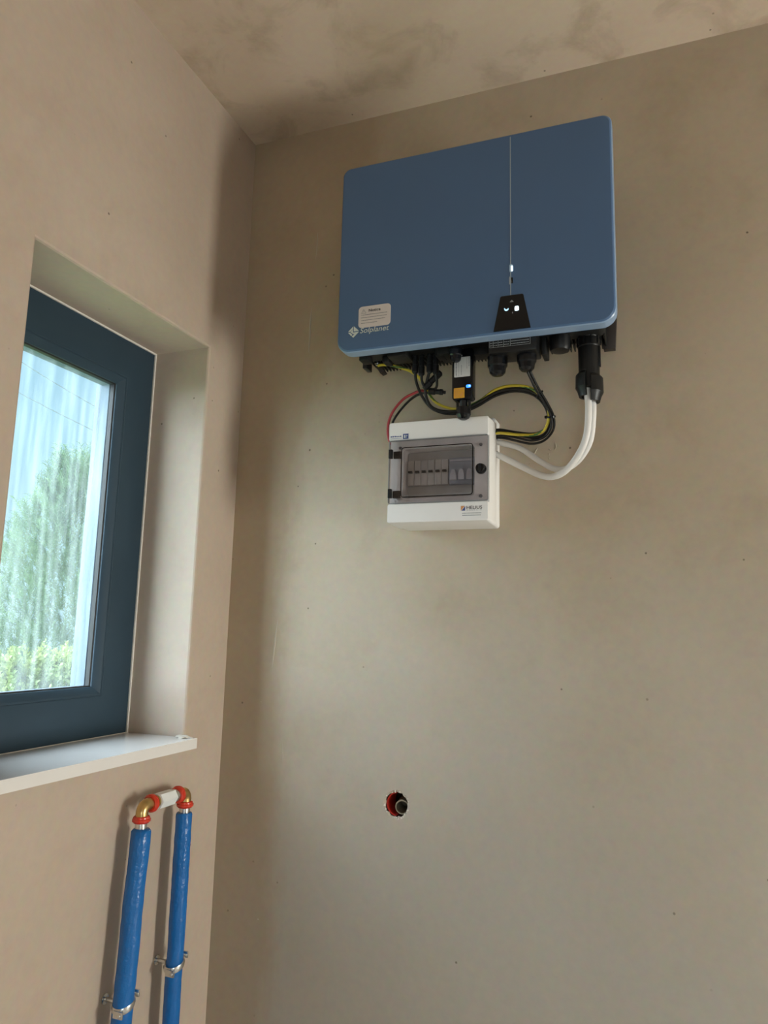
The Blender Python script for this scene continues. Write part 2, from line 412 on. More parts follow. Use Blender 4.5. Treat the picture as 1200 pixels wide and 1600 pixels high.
def tube_loops(path, r, n=10, twist=0.0):
    loops = []; u = None
    for i, p in enumerate(path):
        d = (path[min(i + 1, len(path) - 1)] - path[max(i - 1, 0)]).normalized()
        if u is None: u = d.orthogonal().normalized()
        u = (u - d * u.dot(d)).normalized(); w = d.cross(u)
        rad = r(i / (len(path) - 1)) if callable(r) else r
        loops.append([p + (u * math.cos(2 * math.pi * j / n + twist * i) + w * math.sin(2 * math.pi * j / n + twist * i)) * rad for j in range(n)])
    return loops

def tube(name, pts, r, m, parent=None, per=8, n=10):
    return MB().loft(tube_loops(spline(pts, per), r, n)).build(name, m, parent, True, 60)

def text(name, s, x0, x1, z0, h, y, m, parent, slant=0.0, bold=0.0, tilt=0.0):
    """flat lettering facing -y, fitted between x0 and x1, cap height h, base line z0"""
    cu = bpy.data.curves.new(name, 'FONT'); cu.body = s; cu.size = 1.0; cu.shear = slant; cu.offset = bold; cu.resolution_u = 3
    t = bpy.data.objects.new(name, cu); COL.objects.link(t)
    dg = bpy.context.evaluated_depsgraph_get()
    me = bpy.data.meshes.new_from_object(t.evaluated_get(dg))
    bpy.data.objects.remove(t); bpy.data.curves.remove(cu)
    xs = [v.co.x for v in me.vertices]; lo, hi = min(xs), max(xs)
    for v in me.vertices:
        fx = (v.co.x - lo) / (hi - lo)
        v.co = Vector((x0 + fx * (x1 - x0), y, z0 + v.co.y / 0.70 * h))
    me.materials.clear(); me.materials.append(M[m])
    return link(name, me, parent)

# ------------------------------------------------------------------ the room
H = 2.681; RX = 3.2; RY = -3.3
OY0, OY1, OZ0, OZ1 = -0.645, -0.143, 1.215, 2.077        # left window opening
WT = 0.29

def yz(x, y0, y1, z0, z1): return [(x, y0, z0), (x, y1, z0), (x, y1, z1), (x, y0, z1)]

def holed_wall(name, m, x_in, x_out, by, bz, oy, oz, arris=0.005):
    s = 1 if x_out < x_in else -1
    mb = MB()
    big0 = yz(x_in, by[0], by[1], bz[0], bz[1]); big1 = yz(x_out, by[0], by[1], bz[0], bz[1])
    o = lambda x, g: yz(x, oy[0] - g, oy[1] + g, oz[0] - g, oz[1] + g)
    mb.loft([big0, o(x_in, arris), o(x_in - s * arris * .3, arris * .3), o(x_in - s * arris, 0), o(x_out, 0), big1], wrap=True)
    w = mb.build(name, m)
    tag(w, kind='structure'); return w

wall_left = holed_wall('wall_left', 'plaster_left', 0.0, -WT, (RY, 0.12), (-0.1, H + 0.1), (OY0, OY1), (OZ0, OZ1))
tag(wall_left, 'pinkish plastered wall with the deep window opening')
wall_right = holed_wall('wall_right', 'plaster_left', RX, RX + 0.28, (RY, 0.12), (-0.1, H + 0.1), (-0.84, -0.30), (0.60, 1.56))
tag(wall_right, 'plastered wall facing the window wall')

# back wall with the ragged conduit hole
HX, HZ, HR = 0.4250, 1.0975, 0.0250
def hole_loop(y, k=1.0, seed=3):
    g = random.Random(seed); pts = []
    for i in range(40):
        t = 2 * math.pi * i / 40
        rad = HR * k * (1 + g.uniform(-0.07, 0.07)) * (1.03 if math.cos(t) < 0 else 0.98)
        pts.append((HX + rad * math.cos(t), y, HZ + rad * math.sin(t)))
    return pts
def square_loop(y, hw):
    pts = []
    for i in range(40):
        t = 2 * math.pi * i / 40; c, s = math.cos(t), math.sin(t); k = hw / max(abs(c), abs(s))
        pts.append((HX + c * k, y, HZ + s * k))
    return pts
mb = MB()
mb.loft([square_loop(0, 0.08), hole_loop(-0.0004, 1.14, 5), hole_loop(0.0012, 1.0), hole_loop(0.004, 0.97, 4)], False, False)
a, b_, c, d = HX - .08, HX + .08, HZ - .08, HZ + .08
for q in (((-.0, RX), (-.1, c)), ((-.0, RX), (d, H + .1)), ((0, a), (c, d)), ((b_, RX), (c, d))):
    (x0, x1), (z0, z1) = q
    mb.quad([(x0, 0, z0), (x1, 0, z0), (x1, 0, z1), (x0, 0, z1)])
mb.quad([(0, .12, -.1), (0, .12, H + .1), (RX, .12, H + .1), (RX, .12, -.1)])
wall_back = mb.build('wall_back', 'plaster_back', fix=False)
tag(wall_back, 'beige plastered wall carrying the inverter', kind='structure')
MB().loft([hole_loop(0.004, 0.985, 4), hole_loop(0.03, 0.97, 6), hole_loop(0.075, 0.95, 8)], False, True).build('hole_lining', 'brick_dark', wall_back)

chip = MB(); g = random.Random(17)
for i in range(26):
    t_ = g.uniform(0, 2 * math.pi); q_ = HR * g.uniform(.98, 1.12); k_ = g.uniform(.0008, .0022)
    chip.loft(lathe_loops((HX + q_ * math.cos(t_), .0006, HZ + q_ * math.sin(t_)), (g.uniform(-.4, .4), -1, g.uniform(-.4, .4)), [(0, k_), (k_ * .4, k_ * .8), (k_ * .7, k_ * .25)], 6))
tag(chip.build('chipped_edge', 'lump', wall_back), kind='stuff')

fl = MB().box(-WT, RX + .28, RY - .1, .12, -.1, 0).build('floor', 'concrete'); tag(fl, 'bare grey concrete floor', kind='structure')
ce = MB().box(-WT, RX + .28, RY - .1, .12, H, H + .1).build('ceiling', 'plaster_ceil'); tag(ce, 'rough skimmed plaster ceiling', kind='structure')
wfm = MB()
xz = lambda y, x0, x1, z0, z1: [(x0, y, z0), (x1, y, z0), (x1, y, z1), (x0, y, z1)]
wfm.loft([xz(RY, -WT, RX + .28, -.1, H + .1), xz(RY, 1.25, 2.25, .48, 1.62), xz(RY - .14, 1.25, 2.25, .48, 1.62), xz(RY - .14, -WT, RX + .28, -.1, H + .1)], wrap=True)
wf = wfm.build('wall_front', 'plaster_left'); tag(wf, 'plastered wall behind the camera', kind='structure')

# trowel ridges and crumbs left in the plaster
def ridge(pts, w):
    tube('plaster_ridge', pts, lambda t: w * (0.25 + math.sin(math.pi * min(max(t, .02), .98))), 'plaster_back', wall_back, 4, 6)
ridge([(0.1895, .0012, 2.42), (0.190, .0008, 2.37), (0.186, .0010, 2.32)], .0016)
ridge([(0.182, .0010, 2.22), (0.180, .0004, 2.17), (0.1805, .0002, 2.13), (0.178, .0010, 2.09)], .0022)
ridge([(0.130, .0006, 1.47), (0.126, .0002, 1.42), (0.121, .0006, 1.36)], .0022)
ridge([(0.155, .0008, 1.205), (0.157, .0004, 1.18), (0.159, .001, 1.15)], .0015)
ridge([(0.717, .0004, 1.830), (0.712, -.0006, 1.820), (0.705, .0006, 1.808)], .0012)
ridge([(0.752, .0006, 1.842), (0.755, -.0002, 1.829), (0.750, .0006, 1.822)], .0009)
ridge([(0.738, .0006, 1.826), (0.742, -.0002, 1.824), (0.745, .0006, 1.820)], .0010)
crumbs = MB()
g = random.Random(11)
for i in range(70):
    x, z = (g.uniform(.69, .80), g.uniform(1.77, 1.85)) if i < 22 else ((g.uniform(.30, .60), g.uniform(1.88, 2.0)) if i < 34 else (g.uniform(.08, 1.1), g.uniform(.8, 2.6)))
    rad = g.uniform(.0006, .0016)
    crumbs.loft(lathe_loops((x, .0004, z), (0, -1, 0), [(0, rad), (rad * .6, rad * .75), (rad, rad * .2)], 6))
tag(crumbs.build('plaster_crumbs', 'plaster_back', wall_back, True), kind='stuff')

# ------------------------------------------------------------------ the window in the left wall
win = thing('window_1', 'anthracite framed fixed window set deep in the plastered wall', None, (-0.19, (OY0 + OY1) / 2, OZ0))
win['kind'] = 'structure'
def ring(name, m, prof, parent=win, bevel=0.0, y0=OY0, y1=OY1, z0=OZ0, z1=OZ1):
    """mitred profile run round the opening; prof = (inset, x)"""
    loops = [yz(x, y0 + i, y1 - i, z0 + i, z1 - i) for i, x in prof]
    return MB().loft(loops, wrap=True).build(name, m, parent, bevel=bevel)
ring('frame', 'anthracite', [(0.0005, -.150), (.086, -.150), (.086, -.156), (.086, -.228), (0.0005, -.228)], bevel=.002)
ring('glazing_bead', 'anthracite', [(.0855, -.1515), (.090, -.1515), (.104, -.163), (.104, -.174), (.0855, -.174)], bevel=.0008)
ring('gasket', 'gasket', [(.1035, -.166), (.1065, -.168), (.1065, -.1775), (.1035, -.1775)])
ring('outer_bead', 'render', [(.086, -.183), (.1045, -.183), (.1045, -.205), (.086, -.205)])
MB().box(-.1825, -.1775, OY0 + .09, OY1 - .09, OZ0 + .09, OZ1 - .09).build('pane', 'pane', win)
ring('sealant_strip', 'sealant', [(.0, -.1495), (.0032, -.1495), (.0032, -.146), (.0, -.1455)])
ring('exterior_reveal', 'render', [(.0005, -.2285), (.018, -.2285), (.018, -.300), (.0005, -.300)])
# sill board with a nose past the wall face
sill = MB().box(-.149, 0.001, OY0 + .001, OY1 - .001, OZ0 - .018, OZ0 + .0025)
sill.box(0.0005, 0.030, -0.735, -0.140, OZ0 - .018, OZ0 + .0025)
sill = sill.build('window_sill', 'sill', win)
g = random.Random(5); lump = MB()
for (x, y, z, s) in ((-.004, -.150, OZ0 + .003, .012), (.008, -.147, OZ0 + .003, .011), (.018, -.146, OZ0 + .002, .008), (.002, -.158, OZ0 + .002, .009)):
    lump.loft(lathe_loops((x, y, z - .001), (g.uniform(-.4, .4), g.uniform(-.4, .4), 1), [(0, s), (s * .25, s * .85), (s * .45, s * .5), (s * .5, s * .12)], 8))
lump.build('plaster_lump', 'lump', sill, True)
adopt(bpy.data.objects['exterior_reveal'], win)

# the light-giving window in the opposite wall
win2 = thing('window_2', 'low window in the wall facing the pipes', None, (RX + .15, -0.57, 0.60)); win2['kind'] = 'structure'
ring('frame', 'anthracite', [(0.0005, RX + .08), (.03, RX + .08), (.03, RX + .14), (0.0005, RX + .14)], win2, 0, -0.84, -0.30, 0.60, 1.56)
MB().box(RX + .105, RX + .111, -0.812, -0.328, 0.628, 1.532).build('pane', 'clearglass', win2)

win3 = thing('window_3', 'wide window in the wall behind the camera', None, (1.75, RY - .09, 0.48)); win3['kind'] = 'structure'  # unseen window added around the rear fill lamp
MB().loft([xz(RY - .10, 1.2505, 2.2495, .4805, 1.6195), xz(RY - .10, 1.28, 2.22, .51, 1.59), xz(RY - .05, 1.28, 2.22, .51, 1.59), xz(RY - .05, 1.2505, 2.2495, .4805, 1.6195)], wrap=True).build('frame', 'anthracite', win3)

# ------------------------------------------------------------------ solar inverter
IX0, IX1, IZ0, IZ1 = 0.345, 0.890, 2.002, 2.411
inv = thing('solar_inverter', 'large slate blue solar inverter mounted high on the beige wall', 'inverter', (0.62, -0.03, 2.005))
yb = -0.168
def ins(i, y): return rr(IX0 + i, IX1 - i, IZ0 + i, IZ1 - i, .018 - i * .5, y, 8, .027 - i * .5)
cover = MB().loft([ins(.0016, yb + .002), ins(.0016, -.1975), ins(.0042, -.1999), ins(.0050, -.2)]).build('front_cover', 'slate', inv, True, 28)
MB().loft([ins(.0030, yb), ins(0, yb - .003), ins(0, -.1945), ins(.0035, -.1992), ins(.0042, -.1990), ins(.0042, yb)], wrap=True).build('edge_trim', 'rim', cover, True, 28)  # separate edge ring, coloured paler for the light it catches
F = -.2003
MB().box(.7005, .7022, F + .0005, F - .0003, 2.076, 2.4035).build('seam_line', 'seam', cover)
MB().loft([rr(.6995, .7050, 2.1225, 2.1375, .0015, F + .0004, 3), rr(.6995, .7050, 2.1225, 2.1375, .0015, F - .0008, 3)]).build('status_light', 'led_dim', cover)  # small glowing and dark spots along the seam line
MB().loft([rr(.7022, .7058, 2.1235, 2.1345, .0012, F, 3), rr(.7022, .7058, 2.1235, 2.1345, .0012, F - .0014, 3)]).build('status_light', 'led_white', cover)
MB().loft([rr(.6985, .7025, 2.098, 2.113, .001, F + .0004, 3), rr(.6985, .7025, 2.098, 2.113, .001, F - .0008, 3)]).build('status_light', 'seam', cover)
MB().loft([rr(.7025, .7055, 2.0995, 2.111, .001, F + .0004, 3), rr(.7025, .7055, 2.0995, 2.111, .001, F - .0007, 3)]).build('status_light', 'black_gloss', cover)
# black trapezoid display
disp = MB()
trap = [(.6690, 2.0072), (.7385, 2.0072), (.7255, 2.0735), (.7235, 2.0755), (.6840, 2.0755), (.6820, 2.0735)]
disp.loft([[(x, F + .001, z) for x, z in trap], [(x, F - .0012, z) for x, z in trap], [(.7037 + (x - .7037) * .97, F - .0018, 2.04 + (z - 2.04) * .97) for x, z in trap]])
disp = disp.build('display_panel', 'black_gloss', inv)
FD = F - .0019
def blob(name, pts, m, par, y=FD, t=.0006):
    return MB().loft([[(x, y + .0003, z) for x, z in pts], [(x, y - t, z) for x, z in pts]]).build(name, m, par)
moon = [(.6937 + .0042 * math.cos(R(a_)), 2.0492 + .0042 * math.sin(R(a_))) for a_ in range(160, 361, 20)] + [(.6940 + .0032 * math.cos(R(a_)), 2.0508 + .0028 * math.sin(R(a_))) for a_ in range(340, 170, -20)]
blob('status_icon', moon, 'led_icon', disp)
sq = [(.7095, 2.0435), (.7110, 2.0428), (.7150, 2.0428), (.7168, 2.0435), (.7172, 2.0470), (.7168, 2.0508), (.7150, 2.0522), (.7110, 2.0522), (.7095, 2.0508), (.7090, 2.047)]
blob('status_icon', sq, 'led_white', disp)
blob('status_icon', [(.7000, 2.0612), (.7075, 2.0612), (.7037, 2.0655)], 'grey_print', disp)
blob('status_icon', [(.7045, 2.0385), (.7060, 2.0385), (.7060, 2.0415), (.7045, 2.0415)], 'grey_print', disp)
# maker's mark
logo = MB(); cx_, cz_ = .3820, 2.0435
def lp(pts): logo.loft([[(cx_ + x, F + .0002, cz_ + z) for x, z in pts], [(cx_ + x, F - .0004, cz_ + z) for x, z in pts]])
lp([(.0008, .0010), (.0008, .0118), (.0120, .0010)])
lp([(-.0008, .0114), (-.0008, .0062), (-.0072, .0010), (-.0112, .0016)])
lp([(-.0008, .0050), (-.0008, -.0008), (-.0060, -.0008), (-.0062, .0006)])
lp([(-.0112, -.0010), (-.0070, -.0010), (-.0020, -.0060), (-.0046, -.0084)])
lp([(-.0050, -.0010), (.0005, -.0010), (.0040, -.0040), (-.0008, -.0048)])
lp([(.0020, -.0010), (.0120, -.0010), (.0002, -.0122), (-.0034, -.0096), (.0016, -.0060)])
logo.build('maker_emblem', 'white_print', cover)
text('maker_name', 'Solplanet', .3965, .4590, 2.0385, .0108, F - .0004, 'white_print', cover, slant=.22, bold=.006)
# notice sticker, stuck on just above the maker's name
FS = F - .0006
st = MB().loft([rr(.3925, .4615, 2.0495, 2.0945, .0075, F + .0003), rr(.3925, .4615, 2.0495, 2.0945, .0075, FS)]).build('notice_sticker', 'sticker', inv)
tag(st, 'white rounded sticker headed Notice')
text('heading', 'Notice', .4145, .4400, 2.0818, .0060, FS - .0002, 'black_print', st, bold=.018)
tri = MB()
for a0, a1 in (((.3985, 2.0795), (.4035, 2.0885)), ((.4035, 2.0885), (.4085, 2.0795)), ((.4085, 2.0795), (.3985, 2.0795))):
    pa, pb = Vector((a0[0], 0, a0[1])), Vector((a1[0], 0, a1[1])); nn = Vector((-(pb - pa).z, 0, (pb - pa).x)).normalized() * .0004
    tri.quad([(p.x, FS - .0002, p.z) for p in (pa - nn, pb - nn, pb + nn, pa + nn)])
tri.quad([(.4031, FS - .0002, 2.0815), (.4039, FS - .0002, 2.0815), (.4039, FS - .0002, 2.0855), (.4031, FS - .0002, 2.0855)])
tri.build('warning_triangle', 'grey_print', st)
g = random.Random(21); lines = MB()
for k, (z, xe) in enumerate(((2.0755, .4540), (2.0698, .4530), (2.0640, .4500), (2.0580, .4330))):
    x = .3985
    while x < xe:
        w_ = g.uniform(.0015, .0045)
        lines.quad([(x, FS - .0002, z), (min(x + w_, xe), FS - .0002, z), (min(x + w_, xe), FS - .0002, z + .0015), (x, FS - .0002, z + .0015)])
        x += w_ + .0009
lines.build('small_print', 'grey_print', st)

# cast body and cooling fins behind the cover
body = MB()
body.loft([rr(.372, .864, 2.014, 2.398, .012, yb + .001), rr(.372, .864, 2.014, 2.398, .012, -.105)])
body.box(.382, .856, -.105, -.040, 2.030, 2.385)
body = body.build('body', 'castmetal', inv, True, 30)
fins = MB()
for i in range(64):
    x = .378 + i * .00765
    fins.box(x, x + .0022, -.104, -.032, 2.016, 2.392)
tag(fins.build('cooling_fin', 'castmetal', inv), kind='stuff')
# cross ribs under the body that show between the plugs
for x0, x1, zz, yy in ((.372, .392, 2.004, -.115), (.418, .432, 2.001, -.10), (.535, .552, 1.999, -.105)):
    MB().box(x0, x1, yy, yy - .030, zz, 2.016).build('body_rib', 'castmetal', inv, bevel=.0015)
MB().box(.436, .478, -.150, -.100, 2.003, 2.016).build('body_rib', 'castmetal', inv, bevel=.002)
# mounting plate, feet
MB().box(.40, .84, -.032, -.0, 2.10, 2.36).build('mounting_plate', 'darkbracket', inv)
MB().loft([[(.835, -.046, 2.11), (.884, -.046, 2.11), (.8780, -.046, 2.0095), (.8560, -.046, 2.0095)], [(.835, -.030, 2.11), (.884, -.030, 2.11), (.8780, -.030, 2.0095), (.8560, -.030, 2.0095)]]).build('mounting_foot', 'darkbracket', inv, bevel=.001)
MB().loft([[(.374, -.082, 2.030), (.386, -.082, 2.030), (.4055, -.082, 1.9990), (.3955, -.082, 1.9955)], [(.374, -.062, 2.030), (.386, -.062, 2.030), (.4055, -.062, 1.9990), (.3955, -.062, 1.9955)]]).build('mounting_foot', 'darkbracket', inv, bevel=.001)
MB().box(.364, .374, -.105, -.075, 2.002, 2.03).build('earth_lug', 'black', inv, bevel=.001)
lathe('earth_screw', (.3930, -.092, 2.016), (0, 0, -1), [(0, .006), (.003, .006), (.003, .0042), (.0065, .0040), (.0075, .002)], 'silver', inv, 12)
# communication terminal box with printed connection table
term = MB().box(.6520, .7440, -.171, -.112, 1.9765, 2.018).build('terminal_box', 'black', inv, bevel=.003)
FT = -.1714
tb = MB()
def rect(x0, x1, z0, z1, mb_=tb, y=FT): mb_.quad([(x0, y, z0), (x1, y, z0), (x1, y, z1), (x0, y, z1)])
cols = (.6545, .6615, .6710, .6815, .6945, .7320)
for x in cols: rect(x, x + .0006, 1.9880, 2.0080)
rect(.6545, .7326, 1.9880, 1.9886); rect(.6545, .7326, 2.0074, 2.0080)
g = random.Random(3)
for i in range(5):
    for z in (1.9915, 1.9965, 2.0015):
        x = cols[i] + .0015
        while x < cols[i + 1] - .002:
            w_ = min(g.uniform(.001, .004), cols[i + 1] - .0012 - x)
            rect(x, x + w_, z, z + .0014); x += w_ + .0008
tb.build('connection_table', 'table_print', term)

def gland(par, x, y, ztop, r, drop, nm='cable_gland'):
    """hexagon base, ribbed body and domed cap nut"""
    b0 = lathe(nm, (x, y, ztop), (0, 0, -1), [(0, r * .86), (drop * .28, r * .86)], 'black', par, 6, .3, 20)
    lathe('cap_nut', (x, y, ztop - drop * .26), (0, 0, -1), [(0, r), (drop * .36, r * .98), (drop * .42, r * .86), (drop * .62, r * .78), (drop * .72, r * .55), (drop * .74, r * .3)], 'black_gloss', b0, 14, 0, 20)
    return b0
gland(inv, .664, -.142, 1.992, .0200, .050)
gland(inv, .7205, -.142, 1.994, .0190, .049)
gland(inv, .582, -.150, 2.012, .0135, .036)
# round blanking cap
lathe('blanking_cap', (.7805, -.120, 2.030), (0, 0, -1), [(0, .0185), (.014, .0185), (.015, .0200), (.038, .0198), (.043, .0175), (.045, .008)], 'black', inv, 28)
MB().box(.747, .757, -.135, -.095, 1.978, 2.02).build('body_rib', 'castmetal', inv, bevel=.002)
# socket bodies above the plugs
for x in (.4840, .4985, .5155, .5290):
    lathe('dc_socket', (x, -.110, 2.032), (0, 0, -1), [(0, .0072), (.012, .0072), (.012, .0064), (.022, .0064)], 'black', inv, 14)
MB().box(.540, .566, -.140, -.085, 2.000, 2.018).build('body_rib', 'castmetal', inv, bevel=.002)
MB().box(.598, .640, -.118, -.085, 1.999, 2.018).build('body_rib', 'castmetal', inv, bevel=.002)

# ------------------------------------------------------------------ leads and plugs under the inverter
def plug(par, x, y, z0, z1, nm='plug'):
    b0 = lathe(nm, (x, y, z0), (0, 0, -1), [(0, .0060), (.010, .0064), (.011, .0056), ((z0 - z1) * .62, .0056), ((z0 - z1) * .64, .0068), ((z0 - z1) * .94, .0066), (z0 - z1, .0045)], 'black', par, 12, 0, 25)
    return b0
leadgrp = 'dc leads plugged in under the inverter'
dc_a = [(0.4845, -0.11, 1.980), (0.4845, -0.10, 1.960), (0.4915, -0.08, 1.9347), (0.5114, -0.075, 1.9094), (0.542, -0.075, 1.8958), (0.5734, -0.075, 1.8946), (0.6069, -0.075, 1.9053), (0.6476, -0.08, 1.9231), (0.6874, -0.085, 1.9271), (0.7216, -0.085, 1.9173), (0.7439, -0.085, 1.8944), (0.7516, -0.08, 1.8692), (0.7437, -0.07, 1.8493), (0.7207, -0.06, 1.8431), (0.6844, -0.05, 1.851), (0.6533, -0.045, 1.860), (0.6385, -0.045, 1.8615)]
dc_b = [(0.516, -0.11, 1.978), (0.5073, -0.103, 1.9545), (0.5031, -0.094, 1.9333), (0.5144, -0.088, 1.9085), (0.5407, -0.084, 1.8975), (0.5747, -0.084, 1.8965), (0.6081, -0.084, 1.9078), (0.6487, -0.088, 1.9265), (0.6859, -0.092, 1.9296), (0.7225, -0.092, 1.9205), (0.7484, -0.092, 1.8962), (0.7573, -0.087, 1.8685), (0.7494, -0.077, 1.8423), (0.7253, -0.066, 1.8337), (0.6853, -0.056, 1.8443), (0.6544, -0.05, 1.8546), (0.6385, -0.05, 1.856)]
t = thing('dc_lead', 'black lead from the leftmost plug under the inverter, looping behind the dongle', 'cable', (.4845, -.11, 1.9), leadgrp)
plug(t, .4845, -.110, 2.024, 1.976); tube('wire', dc_a, .0030, 'wire_black', t)
t = thing('dc_lead', 'black lead from the third plug under the inverter, curling right to the white box', 'cable', (.516, -.11, 1.9), leadgrp)
plug(t, .516, -.110, 2.026, 1.974); tube('wire', dc_b, .0032, 'wire_black', t)
# second and fourth plug: short tails down to loose in-line couplers
t = thing('dc_lead', 'short black tail from the second plug, ending in a slanting coupler', 'cable', (.4985, -.11, 1.95), leadgrp)
plug(t, .4985, -.110, 2.022, 1.970)
tube('wire', [(.4985, -.110, 1.974), (.4988, -.108, 1.960), (.5020, -.104, 1.950)], .0028, 'wire_black', t)
lathe('coupler', (.537, -.100, 1.9785), (-.038, 0, -.036), [(0, .0040), (.003, .0080), (.014, .0080), (.015, .0062), (.030, .0062), (.031, .0076), (.046, .0072), (.050, .0040)], 'black', t, 12, 0, 25)
t = thing('dc_lead', 'short black tail from the fourth plug, ending in a level coupler', 'cable', (.529, -.11, 1.93), leadgrp)
plug(t, .529, -.110, 2.022, 1.970)
tube('wire', [(.529, -.110, 1.974), (.530, -.104, 1.960), (.527, -.096, 1.948), (.519, -.092, 1.942)], .0028, 'wire_black', t)
lathe('coupler', (.508, -.090, 1.9425), (.036, 0, -.0065), [(0, .0040), (.002, .0070), (.014, .0074), (.015, .0055), (.024, .0055), (.026, .0064), (.031, .0060), (.031, .0035), (.037, .0035)], 'black', t, 12, 0, 25)

red = [(0.4990, -0.085, 1.9445), (0.4880, -0.078, 1.9490), (0.471, -0.07, 1.9481), (0.4436, -0.065, 1.938), (0.4176, -0.06, 1.9119), (0.4063, -0.055, 1.8814), (0.4096, -0.05, 1.8512), (0.428, -0.05, 1.8368)]
tag(tube('red_lead', red, .0029, 'wire_red'), 'red lead curving down to the left side of the white box', 'cable')
bl = [(0.5010, -0.080, 1.9420), (0.4890, -0.072, 1.9450), (0.4694, -0.065, 1.9420), (0.4478, -0.06, 1.9285), (0.4243, -0.05, 1.909), (0.4126, -0.045, 1.8912), (0.4128, -0.045, 1.8666), (0.428, -0.045, 1.853)]
tag(tube('black_lead', bl, .0026, 'wire_black'), 'thin black lead beside the red one, left of the white box', 'cable')

# striped earth wire from the earth screw through the loop to the white box
ea = [(0.3945, -0.093, 2.0085), (0.4060, -0.093, 2.0095), (0.4248, -0.092, 2.0065), (0.4463, -0.085, 2.0005), (0.4646, -0.078, 1.9935), (0.4819, -0.070, 1.9780), (0.4994, -0.068, 1.9483), (0.5182, -0.072, 1.9227), (0.5474, -0.076, 1.9066), (0.5752, -0.080, 1.9023), (0.6126, -0.082, 1.9128), (0.6493, -0.090, 1.9322), (0.6863, -0.095, 1.9353), (0.7204, -0.096, 1.9263), (0.7427, -0.098, 1.9040), (0.7545, -0.095, 1.8760), (0.7470, -0.085, 1.8475), (0.7260, -0.074, 1.8380), (0.691, -0.064, 1.8425), (0.6544, -0.055, 1.8510), (0.6385, -0.052, 1.8523)]
path = spline(ea, 10); lo_ = tube_loops(path, .0030, 12)
ew = MB(); ew.loft(lo_)
nring = 12
for i in range(len(path) - 1):
    for j in range(nring):
        ew.m[i * nring + j] = 1 if ((j + i // 3) % nring) in (0, 1, 2) else 0
ew = ew.build('earth_wire', ['wire_yellow', 'wire_green'], None, True, 60)
tag(ew, 'yellow and green striped earth wire running under the inverter', 'cable')

ga = [(0.7180, -0.138, 1.953), (0.7252, -0.125, 1.9356), (0.7332, -0.113, 1.9161), (0.7458, -0.103, 1.8951), (0.7580, -0.097, 1.8687), (0.7575, -0.088, 1.8463), (0.7425, -0.077, 1.8309), (0.7143, -0.065, 1.8288), (0.6805, -0.054, 1.8403), (0.6533, -0.046, 1.8475), (0.6385, -0.045, 1.8485)]
gb = [(0.7235, -0.138, 1.953), (0.7301, -0.124, 1.9364), (0.7382, -0.112, 1.9182), (0.7525, -0.100, 1.8918), (0.7630, -0.092, 1.8657), (0.7605, -0.082, 1.8420), (0.7405, -0.070, 1.8253), (0.7128, -0.059, 1.8240), (0.676, -0.049, 1.8365), (0.6533, -0.043, 1.8440), (0.6385, -0.043, 1.8450)]
gg = 'thin control wires from the right gland'
tag(tube('control_wire', ga, .0024, 'wire_black'), 'left one of two thin black wires hanging from the right gland', 'cable', gg)
tag(tube('control_wire', gb, .0024, 'wire_black'), 'right one of two thin black wires hanging from the right gland', 'cable', gg)

def tie(center, dirv, r, label):
    c_, d_ = Vector(center), Vector(dirv).normalized()
    t_ = thing('cable_tie', label, 'cable tie', center, 'cable ties on the wire loop')
    mbt = MB(); mbt.loft(lathe_loops(c_ - d_ * .0018, d_, [(0, r), (.0036, r), (.0036, r - .0012), (0, r - .0012)], 16), wrap=True)
    mbt.build('strap', 'black_gloss', t_, True)
    _, u_, w_ = basis(d_)
    p = c_ + u_ * (r + .001)
    MB().box(p.x - .0028, p.x + .0028, p.y - .0028, p.y + .0028, p.z - .0024, p.z + .0024).build('head', 'black_gloss', t_, bevel=.0006)
tie((.7585, -.0915, 1.8665), (.0, .012, -.03), .0088, 'black cable tie at the far right of the wire loop')
tie((.7375, -.101, 1.9105), (.02, .008, -.02), .0100, 'black cable tie where the wires cross below the right gland')

# ------------------------------------------------------------------ wifi dongle
dg_ = thing('wifi_dongle', 'black stick dongle with white and orange labels below the inverter', 'dongle', (.590, -.118, 1.868))
db = MB()
def drr(i, z, dep): return [(x, y, z) for x, y in [(.5695 + i, -.131 + i), (.6115 - i, -.131 + i), (.6115 - i, -.131 + dep - i), (.5695 + i, -.131 + dep - i)]]
MB().loft([drr(.004, 1.9045, .026), drr(0, 1.9085, .026), drr(0, 2.008, .026), drr(.003, 2.011, .026)]).build('body', 'black_gloss', dg_, bevel=.0025, seg=3)
lathe('neck', (.5905, -.118, 1.9065), (0, 0, -1), [(0, .0085), (.006, .0078), (.020, .0078)], 'black', dg_, 16)
for s in (-1, 1):
    MB().box(.5905 + s * .0105 - .0022 * 0, .5905 + s * .0135, -.124, -.112, 1.886, 1.9075).build('latch_arm', 'black', dg_, bevel=.0006)
nut = lathe('gland_nut', (.5905, -.118, 1.8905), (0, 0, -1), [(0, .0145), (.004, .0150), (.014, .0148), (.017, .0128), (.021, .0115), (.0235, .0070)], 'black_gloss', dg_, 12, .2, 18)
lab = MB().loft([rr(.5745, .6070, 1.9510, 1.9920, .0008, -.1312, 2), rr(.5745, .6070, 1.9510, 1.9920, .0008, -.1318, 2)]).build('serial_label', 'serial', dg_)
pr_ = MB(); g = random.Random(8)
def vline(x, w_, z0, z1):
    z = z0
    while z < z1:
        h_ = g.uniform(.001, .0035); pr_.quad([(x, -.1320, z), (x + w_, -.1320, z), (x + w_, -.1320, min(z + h_, z1)), (x, -.1320, min(z + h_, z1))]); z += h_ + .0008
vline(.5775, .0022, 1.953, 1.985); vline(.5885, .0013, 1.955, 1.975); vline(.6000, .0008, 1.967, 1.990); vline(.6040, .0014, 1.972, 1.990); vline(.5830, .0006, 1.953, 1.980)
pr_.build('small_print', 'grey_print', lab)
